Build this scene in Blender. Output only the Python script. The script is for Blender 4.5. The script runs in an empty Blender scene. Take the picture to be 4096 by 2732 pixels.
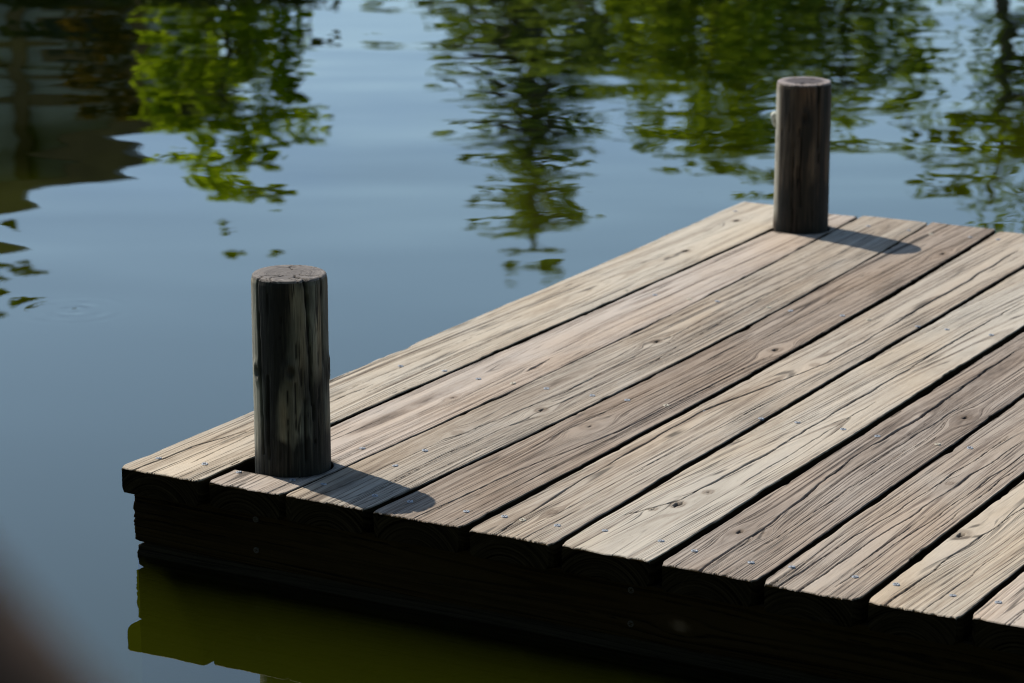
import bpy, math, random
import numpy as np
from mathutils import Vector, Matrix, Quaternion

scene = bpy.context.scene
COL = scene.collection
rng = np.random.default_rng(11)
random.seed(5)
WZ = -0.142                      # water level; the deck surface is z = 0
SUN_EL, SUN_DIR = 51.0, (-0.953, 0.303)   # the sun stands to the left, beyond the dock

# ------------------------------------------------------------------ helpers
def vnoise(x, y, seed=0):
    x = np.asarray(x, float); y = np.asarray(y, float)
    x, y = np.broadcast_arrays(x, y)
    ix = np.floor(x).astype(np.int64); iy = np.floor(y).astype(np.int64)
    fx = x - ix; fy = y - iy
    fx = fx * fx * (3 - 2 * fx); fy = fy * fy * (3 - 2 * fy)
    def h(a, b):
        n = (a * 374761393 + b * 668265263 + seed * 974634777) & 0xFFFFFFFF
        n = ((n ^ (n >> 13)) * 1274126177) & 0xFFFFFFFF
        n = n ^ (n >> 16)
        return (n & 0xFFFF) / 65535.0
    a = h(ix, iy) * (1 - fx) + h(ix + 1, iy) * fx
    b = h(ix, iy + 1) * (1 - fx) + h(ix + 1, iy + 1) * fx
    return a * (1 - fy) + b * fy

def fbm(x, y, seed=0, octv=3):
    t = 0; a = .5; s = 0
    for k in range(octv):
        t = t + a * vnoise(x * 2 ** k, y * 2 ** k, seed + 31 * k); s += a; a *= .5
    return t / s

def sstep(a, b, x):
    t = np.clip((x - a) / (b - a), 0, 1)
    return t * t * (3 - 2 * t)

def mesh_np(name, verts, quads=None, tris=None, smooth=True, attrs=None, flat_tris=True):
    me = bpy.data.meshes.new(name)
    verts = np.asarray(verts, np.float32)
    nq = 0 if quads is None else len(quads); nt = 0 if tris is None else len(tris)
    me.vertices.add(len(verts)); me.vertices.foreach_set('co', verts.ravel())
    idx = []
    if nq: idx.append(np.asarray(quads, np.int32).ravel())
    if nt: idx.append(np.asarray(tris, np.int32).ravel())
    idx = np.concatenate(idx)
    me.loops.add(len(idx)); me.loops.foreach_set('vertex_index', idx)
    me.polygons.add(nq + nt)
    st = np.concatenate([np.arange(nq) * 4, nq * 4 + np.arange(nt) * 3]).astype(np.int32)
    me.polygons.foreach_set('loop_start', st)
    sm = np.ones(nq + nt, bool) if smooth else np.zeros(nq + nt, bool)
    if flat_tris and nt and nq: sm[nq:] = False
    me.polygons.foreach_set('use_smooth', sm)
    me.update(calc_edges=True)
    for k, v in (attrs or {}).items():
        v = np.asarray(v, np.float32)
        if v.ndim == 1:
            a = me.attributes.new(k, 'FLOAT', 'POINT'); a.data.foreach_set('value', v)
        else:
            a = me.attributes.new(k, 'FLOAT_VECTOR', 'POINT'); a.data.foreach_set('vector', v.ravel())
    me.validate()
    return me

def link(name, data, mat=None, parent=None, loc=(0, 0, 0), rot=None):
    o = bpy.data.objects.new(name, data); COL.objects.link(o)
    o.location = loc
    if rot is not None: o.rotation_euler = rot
    if parent is not None:
        o.parent = parent
    if mat is not None and data is not None: data.materials.append(mat)
    return o

def thing(name, label, cat, loc=(0, 0, 0), group=None):
    o = link(name, None, loc=loc)
    o['label'] = label; o['category'] = cat
    if group: o['group'] = group
    return o

# ------------------------------------------------------------------ node helpers
class NT:
    def __init__(s, name):
        s.m = bpy.data.materials.new(name); s.m.use_nodes = True
        s.t = s.m.node_tree; s.t.nodes.clear()
    def n(s, typ, **kw):
        nd = s.t.nodes.new(typ)
        ins = kw.pop('ins', {})
        for k, v in kw.items(): setattr(nd, k, v)
        for k, v in ins.items(): s.set(nd.inputs[k], v)
        return nd
    def set(s, sock, v):
        if hasattr(v, 'is_output') or isinstance(v, bpy.types.NodeSocket): s.t.links.new(v, sock)
        else: sock.default_value = v
    def math(s, op, a, b=0.0, c=None, clamp=False):
        nd = s.t.nodes.new('ShaderNodeMath'); nd.operation = op; nd.use_clamp = clamp
        s.set(nd.inputs[0], a); s.set(nd.inputs[1], b)
        if c is not None: s.set(nd.inputs[2], c)
        return nd.outputs[0]
    def vmath(s, op, a, b=(0, 0, 0), out=0):
        nd = s.t.nodes.new('ShaderNodeVectorMath'); nd.operation = op
        s.set(nd.inputs[0], a); s.set(nd.inputs[1], b)
        return nd.outputs[out]
    def scale(s, v, f):
        nd = s.t.nodes.new('ShaderNodeVectorMath'); nd.operation = 'SCALE'
        s.set(nd.inputs[0], v); s.set(nd.inputs['Scale'], f)
        return nd.outputs[0]
    def noise(s, vec, scale, detail=2.0, rough=.5, dist=0.0, color=False):
        nd = s.n('ShaderNodeTexNoise', ins={'Vector': vec, 'Scale': scale, 'Detail': detail, 'Roughness': rough, 'Distortion': dist})
        return nd.outputs['Color' if color else 'Fac']
    def ramp(s, fac, stops):
        nd = s.n('ShaderNodeValToRGB', ins={'Fac': fac})
        e = nd.color_ramp.elements
        while len(e) < len(stops): e.new(.5)
        for el, (p, c) in zip(e, stops):
            el.position = p; el.color = (*c, 1) if len(c) == 3 else c
        return nd.outputs['Color']
    def mix(s, fac, a, b, mode='MIX'):
        nd = s.n('ShaderNodeMix', data_type='RGBA', blend_type=mode)
        s.set(nd.inputs['Factor'], fac)
        for sock, v in ((nd.inputs[6], a), (nd.inputs[7], b)):
            s.set(sock, (*v, 1) if isinstance(v, tuple) and len(v) == 3 else v)
        return nd.outputs[2]
    def attr(s, name, out='Fac'):
        return s.n('ShaderNodeAttribute', attribute_name=name).outputs[out]
    def mapr(s, v, a, b, c=0.0, d=1.0, smooth=False):
        nd = s.n('ShaderNodeMapRange', ins={'Value': v, 'From Min': a, 'From Max': b, 'To Min': c, 'To Max': d})
        if smooth: nd.interpolation_type = 'SMOOTHSTEP'
        return nd.outputs[0]
    def out(s, surf=None, vol=None):
        o = s.n('ShaderNodeOutputMaterial')
        if surf is not None: s.t.links.new(surf, o.inputs['Surface'])
        if vol is not None: s.t.links.new(vol, o.inputs['Volume'])
        return s.m
    def principled(s, **ins):
        p = s.n('ShaderNodeBsdfPrincipled')
        for k, v in ins.items():
            k = k.replace('_', ' ')
            s.set(p.inputs[k], (*v, 1) if isinstance(v, tuple) and len(v) == 3 and 'Color' in k else v)
        return p.outputs[0]
    def bump(s, h, strength=.5, dist=.001):
        return s.n('ShaderNodeBump', ins={'Height': h, 'Strength': strength, 'Distance': dist}).outputs[0]

# ------------------------------------------------------------------ materials
def mat_deck(name, light, mid, dark, bias=0.0, dirt=(.03, .024, .018), patch=(.46, .40, .33), patch_amt=.35, gain=1.0, spec=.2):
    """weathered softwood: the growth rings, cracks and knots come from the board's own attributes"""
    N = NT(name)
    gv = N.attr('grain', 'Vector')
    ring = N.attr('ring'); crack = N.attr('crack'); knot = N.attr('knot')
    sep = N.n('ShaderNodeSeparateXYZ', ins={0: gv})
    r, y, x = sep.outputs
    comb = lambda a, b, c: N.n('ShaderNodeCombineXYZ', ins={0: a, 1: b, 2: c}).outputs[0]
    broad = N.noise(comb(N.math('MULTIPLY', r, 38.0), N.math('MULTIPLY', y, 1.3), x), 1.0, 3.0, .6)
    fine = N.noise(comb(N.math('MULTIPLY', r, 420.0), N.math('MULTIPLY', y, 5.0), 0.0), 1.0, 3.0, .65)
    fibre = N.noise(comb(N.math('MULTIPLY', x, 900.0), N.math('MULTIPLY', y, 22.0), 0.0), 1.0, 2.0, .6)
    blot = N.noise(comb(N.math('MULTIPLY', x, 16.0), N.math('MULTIPLY', y, 5.0), 4.0), 1.0, 4.0, .6)
    mid_ = N.noise(comb(N.math('MULTIPLY', r, 150.0), N.math('MULTIPLY', y, 2.6), 2.0), 1.0, 3.0, .7)
    late = N.noise(comb(N.math('MULTIPLY', r, 400.0), N.math('MULTIPLY', y, .8), 11.0), 1.0, 1.0, .5)
    late = N.math('MULTIPLY', N.mapr(late, .48, .66, 0, 1, True), N.mapr(broad, .30, .62, .25, 1.0))
    v = N.math('MULTIPLY', ring, .16)
    v = N.math('ADD', v, .28)
    v = N.math('ADD', v, N.math('MULTIPLY', late, -.40))
    v = N.math('ADD', v, N.math('MULTIPLY', broad, .36))
    v = N.math('ADD', v, N.math('MULTIPLY', mid_, .34))
    v = N.math('ADD', v, N.math('MULTIPLY', fine, .62))
    v = N.math('ADD', v, N.math('MULTIPLY', fibre, .60))
    v = N.math('ADD', v, N.math('MULTIPLY', blot, .30))
    v = N.math('ADD', v, -.87 + bias)
    # dark hairline checks that run with the grain
    def hair(fr, fy, off, wid, lo, hi):
        n = N.noise(comb(N.math('MULTIPLY', r, fr), N.math('MULTIPLY', y, fy), off), 1.0, 1.0, .5)
        m = N.noise(comb(N.math('MULTIPLY', x, 34.0), N.math('MULTIPLY', y, 2.6), off + 5.0), 1.0, 2.0, .6)
        l = N.mapr(N.math('ABSOLUTE', N.math('SUBTRACT', n, .5)), wid * .3, wid, 1, 0)
        return N.math('MULTIPLY', l, N.mapr(m, lo, hi, 0, 1, True))
    hl = N.math('MAXIMUM', hair(110.0, .8, 1.0, .013, .50, .60), hair(260.0, 1.5, 4.0, .028, .50, .62))
    c = N.ramp(v, [(.12, dark), (.38, mid), (.62, light), (.92, tuple(min(1, k * 1.22) for k in light))])
    pm = N.mapr(blot, .52, .70, 0, patch_amt, True)
    c = N.mix(pm, c, patch)
    # warm and grey drifts along the board
    drift = N.noise(comb(N.math('MULTIPLY', x, 9.0), N.math('MULTIPLY', y, 2.2), 9.0), 1.0, 3.0)
    c = N.mix(N.mapr(drift, .4, .68, 0, .5), c, N.mix(1.0, c, (1.0, .86, .70), 'MULTIPLY'))
    spk = N.noise(comb(N.math('MULTIPLY', x, 300.0), N.math('MULTIPLY', y, 190.0), 0.0), 1.0, 2.0)
    c = N.mix(N.mapr(spk, .68, .78, 0, .5), c, dirt)
    c = N.mix(N.math('MULTIPLY', hl, .7), c, dirt)
    c = N.mix(N.math('MULTIPLY', knot, .55), c, (.17, .115, .075))
    c = N.mix(crack, c, dirt)  # crack and hole darkening: occlusion shade painted in along with the dirt
    ob = N.n('ShaderNodeSeparateXYZ', ins={0: N.n('ShaderNodeTexCoord').outputs['Object']}).outputs
    ex = N.math('SUBTRACT', N.math('FLOORED_MODULO', ob[0], .1466), .06)
    ez = N.math('ADD', ob[2], .075)
    er_ = N.math('SQRT', N.math('ADD', N.math('MULTIPLY', ex, ex), N.math('MULTIPLY', ez, ez)))
    endc = N.ramp(N.noise(comb(N.math('MULTIPLY', er_, 330.0), N.math('MULTIPLY', ex, 6.0), N.math('FLOOR', N.math('MULTIPLY', ob[0], 6.82))), 1.0, 2.0), [(.3, (.003, .0022, .001)), (.7, (.048, .034, .017))])
    c = N.mix(N.attr('sawn'), c, endc)  # end grain colour; on long sides and arrises it is painted gap shade
    if gain != 1.0: c = N.mix(1.0, c, (gain * .965, gain * .985, gain * 1.0), 'MULTIPLY')
    h = N.math('SUBTRACT', N.math('ADD', N.math('MULTIPLY', fine, .7), N.math('MULTIPLY', fibre, .5)), N.math('ADD', hl, N.math('MULTIPLY', late, .7)))
    b = N.bump(h, .8, .0014)
    return N.out(N.principled(Base_Color=c, Roughness=.85, Normal=b, Specular_IOR_Level=N.math('MULTIPLY', N.math('SUBTRACT', 1.0, N.attr('sawn')), spec)))

L1, M1, D1 = (.50, .415, .325), (.30, .235, .175), (.085, .062, .046)
TONES = [
    dict(light=(.56, .48, .375), mid=(.35, .28, .205), dark=D1, bias=.07),
    dict(light=(.52, .43, .35), mid=(.35, .275, .215), dark=D1, bias=.06, patch=(.52, .44, .37), patch_amt=.7),
    dict(light=(.46, .385, .30), mid=(.27, .21, .155), dark=D1, bias=.02),
    dict(light=(.38, .30, .23), mid=(.225, .165, .12), dark=(.06, .043, .032), bias=-.02, patch_amt=.15),
    dict(light=(.49, .41, .32), mid=(.30, .235, .175), dark=D1, bias=.05),
    dict(light=(.51, .44, .35), mid=(.35, .285, .22), dark=D1, bias=.09, patch_amt=.45),
    dict(light=(.40, .325, .26), mid=(.235, .18, .138), dark=(.06, .045, .035), bias=-.02, patch_amt=.2),
    dict(light=(.43, .35, .275), mid=(.255, .195, .15), dark=(.06, .045, .035), bias=.02),
    dict(light=(.53, .44, .335), mid=(.34, .265, .19), dark=D1, bias=.07),
    dict(light=(.55, .45, .36), mid=(.40, .31, .235), dark=D1, bias=.13),
    dict(light=L1, mid=M1, dark=D1), dict(light=L1, mid=M1, dark=D1)]
for t in TONES: t['gain'] = .82
M_BOARD = [mat_deck('weathered_board_%d' % k, **t) for k, t in enumerate(TONES)]
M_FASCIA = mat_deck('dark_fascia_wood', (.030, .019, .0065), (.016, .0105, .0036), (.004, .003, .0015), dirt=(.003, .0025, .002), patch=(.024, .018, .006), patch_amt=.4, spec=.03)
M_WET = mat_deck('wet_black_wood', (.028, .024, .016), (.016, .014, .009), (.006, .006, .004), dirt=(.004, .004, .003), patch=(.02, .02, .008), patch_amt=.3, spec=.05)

def mat_plain_wood():
    N = NT('shaded_joist_wood')
    co = N.n('ShaderNodeTexCoord').outputs['Object']
    n = N.noise(N.vmath('MULTIPLY', co, (3, 60, 60)), 1.0, 3.0)
    return N.out(N.principled(Base_Color=N.ramp(n, [(.3, (.03, .024, .017)), (.7, (.075, .06, .042))]), Roughness=.85))
M_JOIST = mat_plain_wood()

def mat_flat(name, a, b, scale=4.0, rough=.85):
    N = NT(name)
    co = N.n('ShaderNodeTexCoord').outputs['Object']
    n = N.noise(co, scale, 4.0, .6)
    return N.out(N.principled(Base_Color=N.ramp(n, [(.3, a), (.7, b)]), Roughness=rough))
def mat_metal():
    N = NT('zinc_screw')
    co = N.n('ShaderNodeTexCoord').outputs['Object']
    n = N.noise(co, 700.0, 2.0)
    cr = N.attr('recess')
    c = N.mix(cr, N.ramp(n, [(.35, (.18, .19, .205)), (.7, (.36, .37, .39))]), (.01, .01, .012))
    return N.out(N.principled(Base_Color=c, Metallic=N.math('SUBTRACT', .35, cr, clamp=True), Roughness=.5))
M_SCREW = mat_metal()
def mat_rust():
    N = NT('dulled_screw')
    co = N.n('ShaderNodeTexCoord').outputs['Object']
    n = N.noise(co, 500.0, 2.0)
    cr = N.attr('recess')
    c = N.mix(cr, N.ramp(n, [(.35, (.30, .26, .19)), (.7, (.52, .47, .37))]), (.012, .01, .008))
    return N.out(N.principled(Base_Color=c, Metallic=.3, Roughness=.6))
M_SCREW2 = mat_rust()
M_SCREW3 = mat_flat('blackened_screw', (.02, .018, .013), (.05, .045, .032), 500.0)

def mat_post(name, tint, seed, stain_hi):
    N = NT(name)
    pv = N.attr('bark', 'Vector')            # (arc length, height, 0) in metres
    crack = N.attr('crack'); knot = N.attr('knot'); stain = N.attr('stain')
    sep = N.n('ShaderNodeSeparateXYZ', ins={0: pv}); a, z, w = sep.outputs
    comb = lambda p, q, r: N.n('ShaderNodeCombineXYZ', ins={0: p, 1: q, 2: r}).outputs[0]
    st = N.noise(comb(N.math('MULTIPLY', a, 170.0), N.math('MULTIPLY', z, 7.0), seed), 1.0, 4.0, .65)
    fine = N.noise(comb(N.math('MULTIPLY', a, 800.0), N.math('MULTIPLY', z, 28.0), seed), 1.0, 3.0, .6)
    blot = N.noise(comb(N.math('MULTIPLY', a, 34.0), N.math('MULTIPLY', z, 11.0), seed + 3.0), 1.0, 4.0, .6)
    v = N.math('ADD', N.math('MULTIPLY', st, .5), N.math('MULTIPLY', fine, .3))
    v = N.math('ADD', v, N.math('MULTIPLY', blot, .35))
    c = N.ramp(v, [(.36, tuple(.16 * k for k in tint)), (.52, tuple(.52 * k for k in tint)), (.68, tint), (.85, tuple(1.35 * k for k in tint))])
    warm = N.noise(comb(N.math('MULTIPLY', a, 22.0), N.math('MULTIPLY', z, 4.0), seed + 8.0), 1.0, 2.0)
    c = N.mix(N.mapr(warm, .45, .62, 0, .8), c, N.mix(1.0, c, (1.12, .84, .66), 'MULTIPLY'))
    hn = N.noise(comb(N.math('MULTIPLY', a, 150.0), N.math('MULTIPLY', z, 5.0), seed + 1.0), 1.0, 2.0, .6)
    hm = N.noise(comb(N.math('MULTIPLY', a, 40.0), N.math('MULTIPLY', z, 12.0), seed + 6.0), 1.0, 2.0)
    hl = N.math('MULTIPLY', N.mapr(N.math('ABSOLUTE', N.math('SUBTRACT', hn, .5)), .012, .04, 1, 0), N.mapr(hm, .46, .58, 0, .85, True))
    c = N.mix(hl, c, (.012, .010, .008))
    dk = N.math('ADD', stain, N.math('MULTIPLY', N.math('SUBTRACT', st, .5), 1.5), clamp=True)
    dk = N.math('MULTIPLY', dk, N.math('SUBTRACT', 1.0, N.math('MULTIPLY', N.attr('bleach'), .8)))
    c = N.mix(N.math('MULTIPLY', dk, stain_hi), c, (.010, .010, .008))
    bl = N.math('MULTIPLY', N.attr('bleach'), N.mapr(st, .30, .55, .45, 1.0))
    c = N.mix(bl, c, (.50, .475, .39))  # pale strip stands in for sunlight on the post's left edge
    c = N.mix(N.math('MULTIPLY', knot, .75), c, (.02, .016, .012))
    c = N.mix(crack, c, (.006, .005, .004))
    h = N.math('SUBTRACT', N.math('ADD', N.math('MULTIPLY', st, .9), N.math('MULTIPLY', fine, .8)), hl)
    return N.out(N.principled(Base_Color=c, Roughness=.8, Specular_IOR_Level=.25, Normal=N.bump(h, .6, .0015)))
M_POST = mat_post('greenish_weathered_post', (.27, .27, .205), 2.0, .98)
M_POST2 = mat_post('brown_weathered_post', (.20, .148, .098), 12.0, .97)

def mat_post_top(name, rim, heart):
    N = NT(name)
    pv = N.attr('bark', 'Vector'); crack = N.attr('crack')
    sep = N.n('ShaderNodeSeparateXYZ', ins={0: pv}); x, y, r = sep.outputs
    wob = N.noise(pv, 30.0, 2.0)
    rr = N.math('ADD', r, N.math('MULTIPLY', wob, .012))
    comb = lambda p, q, s_: N.n('ShaderNodeCombineXYZ', ins={0: p, 1: q, 2: s_}).outputs[0]
    ring = N.noise(comb(N.math('MULTIPLY', rr, 620.0), 0.0, 3.0), 1.0, 2.0)
    blot = N.noise(pv, 70.0, 4.0, .65)
    c = N.mix(N.mapr(r, .030, .050, 0, 1, True), heart, rim)
    c = N.mix(N.mapr(ring, .40, .60, .75, 0), c, (.045, .040, .036))
    c = N.mix(N.mapr(blot, .5, .68, 0, .7), c, (.07, .06, .055))
    c = N.mix(crack, c, (.01, .008, .007))
    return N.out(N.principled(Base_Color=c, Roughness=.85, Specular_IOR_Level=.2, Normal=N.bump(ring, .6, .0012)))
M_PTOP = mat_post_top('grey_cut_post_top', (.29, .255, .225), (.20, .175, .155))
M_PTOP2 = mat_post_top('dark_cut_post_top', (.46, .39, .35), (.10, .082, .08))

def mat_lump():
    N = NT('pale_crust')
    co = N.n('ShaderNodeTexCoord').outputs['Object']
    n = N.noise(co, 160.0, 3.0)
    return N.out(N.principled(Base_Color=N.ramp(n, [(.3, (.42, .44, .36)), (.7, (.66, .67, .58))]), Roughness=.8))
M_LUMP = mat_lump()

RIPPLE = (-1.005, 1.173)    # where something just touched the surface
def mat_water():
    N = NT('pond_water')
    pos = N.n('ShaderNodeNewGeometry').outputs['Position']
    sep = N.n('ShaderNodeSeparateXYZ', ins={0: pos}); x, y, z = sep.outputs
    # wind comes along the view: local axes t (away) and s (across)
    t = N.math('ADD', N.math('MULTIPLY', x, -.49), N.math('MULTIPLY', y, .872))
    s = N.math('ADD', N.math('MULTIPLY', x, .872), N.math('MULTIPLY', y, .49))
    comb = lambda p, q, r: N.n('ShaderNodeCombineXYZ', ins={0: p, 1: q, 2: r}).outputs[0]
    def slopes(fs, ft, off, detail):
        c = N.noise(comb(N.math('MULTIPLY', s, fs), N.math('MULTIPLY', t, ft), off), 1.0, detail, .5, color=True)
        return N.vmath('SUBTRACT', c, (.5, .5, .5))
    calm = N.mapr(t, .2, 3.2, .11, 1.0, True)
    gust = N.mapr(N.noise(comb(N.math('MULTIPLY', s, .5), N.math('MULTIPLY', t, .5), 2.0), 1.0, 1.0), .35, .65, .45, 1.25)
    amp = N.math('MULTIPLY', calm, gust)
    a = N.scale(slopes(1.1, 2.8, 1.0, 1.0), WAVE[0])
    b = N.scale(slopes(2.4, 6.0, 7.0, 1.0), WAVE[1])
    c = N.scale(slopes(9.0, 20.0, 5.0, 1.0), WAVE[2])
    sl = N.scale(N.vmath('ADD', N.vmath('ADD', a, b), c), amp)
    # small expanding rings
    dx = N.math('SUBTRACT', x, RIPPLE[0]); dy = N.math('SUBTRACT', y, RIPPLE[1])
    r = N.math('SQRT', N.math('ADD', N.math('ADD', N.math('MULTIPLY', dx, dx), N.math('MULTIPLY', dy, dy)), 1e-6))
    env = N.math('EXPONENT', N.math('MULTIPLY', N.math('MULTIPLY', r, r), -1 / .085 ** 2))
    k = N.math('MULTIPLY', N.math('MULTIPLY', N.math('SINE', N.math('MULTIPLY', r, 150.0)), env), N.math('MULTIPLY', N.mapr(N.noise(comb(N.math('MULTIPLY', s, 16.0), N.math('MULTIPLY', t, 22.0), 3.0), 1.0, 1.0), .42, .62, 0, 1), .034))
    sp = N.n('ShaderNodeSeparateXYZ', ins={0: sl})
    ss, stt = sp.outputs[0], sp.outputs[1]
    nx = N.math('ADD', N.math('ADD', N.math('MULTIPLY', ss, .872), N.math('MULTIPLY', stt, -.49)), N.math('MULTIPLY', k, N.math('DIVIDE', dx, r)))
    ny = N.math('ADD', N.math('ADD', N.math('MULTIPLY', ss, .49), N.math('MULTIPLY', stt, .872)), N.math('MULTIPLY', k, N.math('DIVIDE', dy, r)))
    nrm = N.vmath('NORMALIZE', comb(nx, ny, 1.0))
    fr = N.n('ShaderNodeFresnel', ins={'IOR': 1.48, 'Normal': nrm}).outputs[0]
    tr = N.n('ShaderNodeBsdfTransparent', ins={'Color': (1, 1, 1, 1)}).outputs[0]
    gl = N.n('ShaderNodeBsdfGlossy', ins={'Color': (1, 1, 1, 1), 'Roughness': 0.0, 'Normal': nrm}).outputs[0]
    mx = N.n('ShaderNodeMixShader', ins={0: fr, 1: tr, 2: gl}).outputs[0]
    sc = N.n('ShaderNodeVolumeScatter', ins={'Color': (.098, .120, .006, 1), 'Density': 2.8}).outputs[0]
    ab = N.n('ShaderNodeVolumeAbsorption', ins={'Color': (.098, .120, .006, 1), 'Density': 2.8}).outputs[0]
    ad = N.n('ShaderNodeAddShader', ins={0: sc, 1: ab}).outputs[0]
    return N.out(mx, ad)
WAVE = (.062, .0125, .0035)
M_WATER = mat_water()

def mat_ground():
    N = NT('bank_grass')
    pos = N.n('ShaderNodeNewGeometry').outputs['Position']
    n = N.noise(pos, 1.3, 5.0, .65); n2 = N.noise(pos, 24.0, 3.0)
    c = N.ramp(N.math('ADD', N.math('MULTIPLY', n, .7), N.math('MULTIPLY', n2, .3)), [(.35, (.035, .032, .016)), (.5, (.04, .06, .014)), (.7, (.075, .10, .025))])
    return N.out(N.principled(Base_Color=c, Roughness=.95, Normal=N.bump(n2, .8, .05)))
M_GROUND = mat_ground()

def mat_leaf(name, c0, c1, trans=.5, trans_col=None):
    N = NT(name)
    rnd = N.attr('tone')
    c = N.ramp(rnd, [(0, c0), (1, c1)])
    d = N.n('ShaderNodeBsdfDiffuse', ins={'Color': c}).outputs[0]
    t = N.n('ShaderNodeBsdfTranslucent', ins={'Color': N.mix(1.0, c, trans_col or (1.3, 1.25, .6), 'MULTIPLY')}).outputs[0]
    return N.out(N.n('ShaderNodeMixShader', ins={0: trans, 1: d, 2: t}).outputs[0])
M_LEAF_BRIGHT = mat_leaf('fresh_green_leaves', (.12, .19, .010), (.42, .56, .025), .6)
M_LEAF_DARK = mat_leaf('dark_green_leaves', (.095, .14, .035), (.27, .35, .07), .48)
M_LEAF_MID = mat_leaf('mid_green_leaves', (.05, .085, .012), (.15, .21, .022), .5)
M_LEAF_WEEP = mat_leaf('weeping_green_leaves', (.06, .10, .010), (.22, .31, .025), .55)
M_LEAF_MID2 = mat_leaf('broad_tree_leaves', (.08, .125, .025), (.26, .35, .045), .5)
M_LEAF_LIME = mat_leaf('lime_green_leaves', (.11, .16, .014), (.27, .35, .025), .55)
M_LEAF_BROWN = mat_leaf('bronze_leaves', (.05, .04, .010), (.11, .085, .018), .4, (1.2, 1.0, .5))
M_LEAF_SHADE = mat_leaf('shady_green_leaves', (.02, .028, .012), (.04, .055, .02), .2)  # dark leaf colour with the bank's shade put in

def mat_bark():
    N = NT('tree_bark')
    co = N.n('ShaderNodeTexCoord').outputs['Object']
    n = N.noise(N.vmath('MULTIPLY', co, (14, 14, 3)), 1.0, 4.0, .6)
    return N.out(N.principled(Base_Color=N.ramp(n, [(.3, (.035, .028, .02)), (.7, (.11, .09, .065))]), Roughness=.9, Normal=N.bump(n, .8, .03)))
M_BARK = mat_bark()

M_PLASTER = mat_flat('grey_green_plaster', (.46, .46, .34), (.56, .55, .41), 1.5)
M_TIMBER = mat_flat('brown_timber', (.16, .10, .036), (.25, .155, .055), 5.0)
M_ROOF = mat_flat('grey_roof', (.26, .25, .22), (.38, .36, .31), 3.0)
M_GLASS = mat_flat('dark_window_glass', (.012, .018, .018), (.02, .03, .03), 1.0, .1)
M_BED = mat_flat('pond_mud', (.02, .025, .008), (.035, .04, .012), 2.0)
def mat_branch():
    N = NT('brown_branch_bark')
    co = N.n('ShaderNodeTexCoord').outputs['Object']
    n = N.noise(N.vmath('MULTIPLY', co, (60, 60, 12)), 1.0, 3.0, .6)
    return N.out(N.principled(Base_Color=N.ramp(n, [(.3, (.058, .026, .007)), (.7, (.098, .043, .012))]), Roughness=.8, Normal=N.bump(n, .6, .004)))
M_BRANCH = mat_branch()

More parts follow.
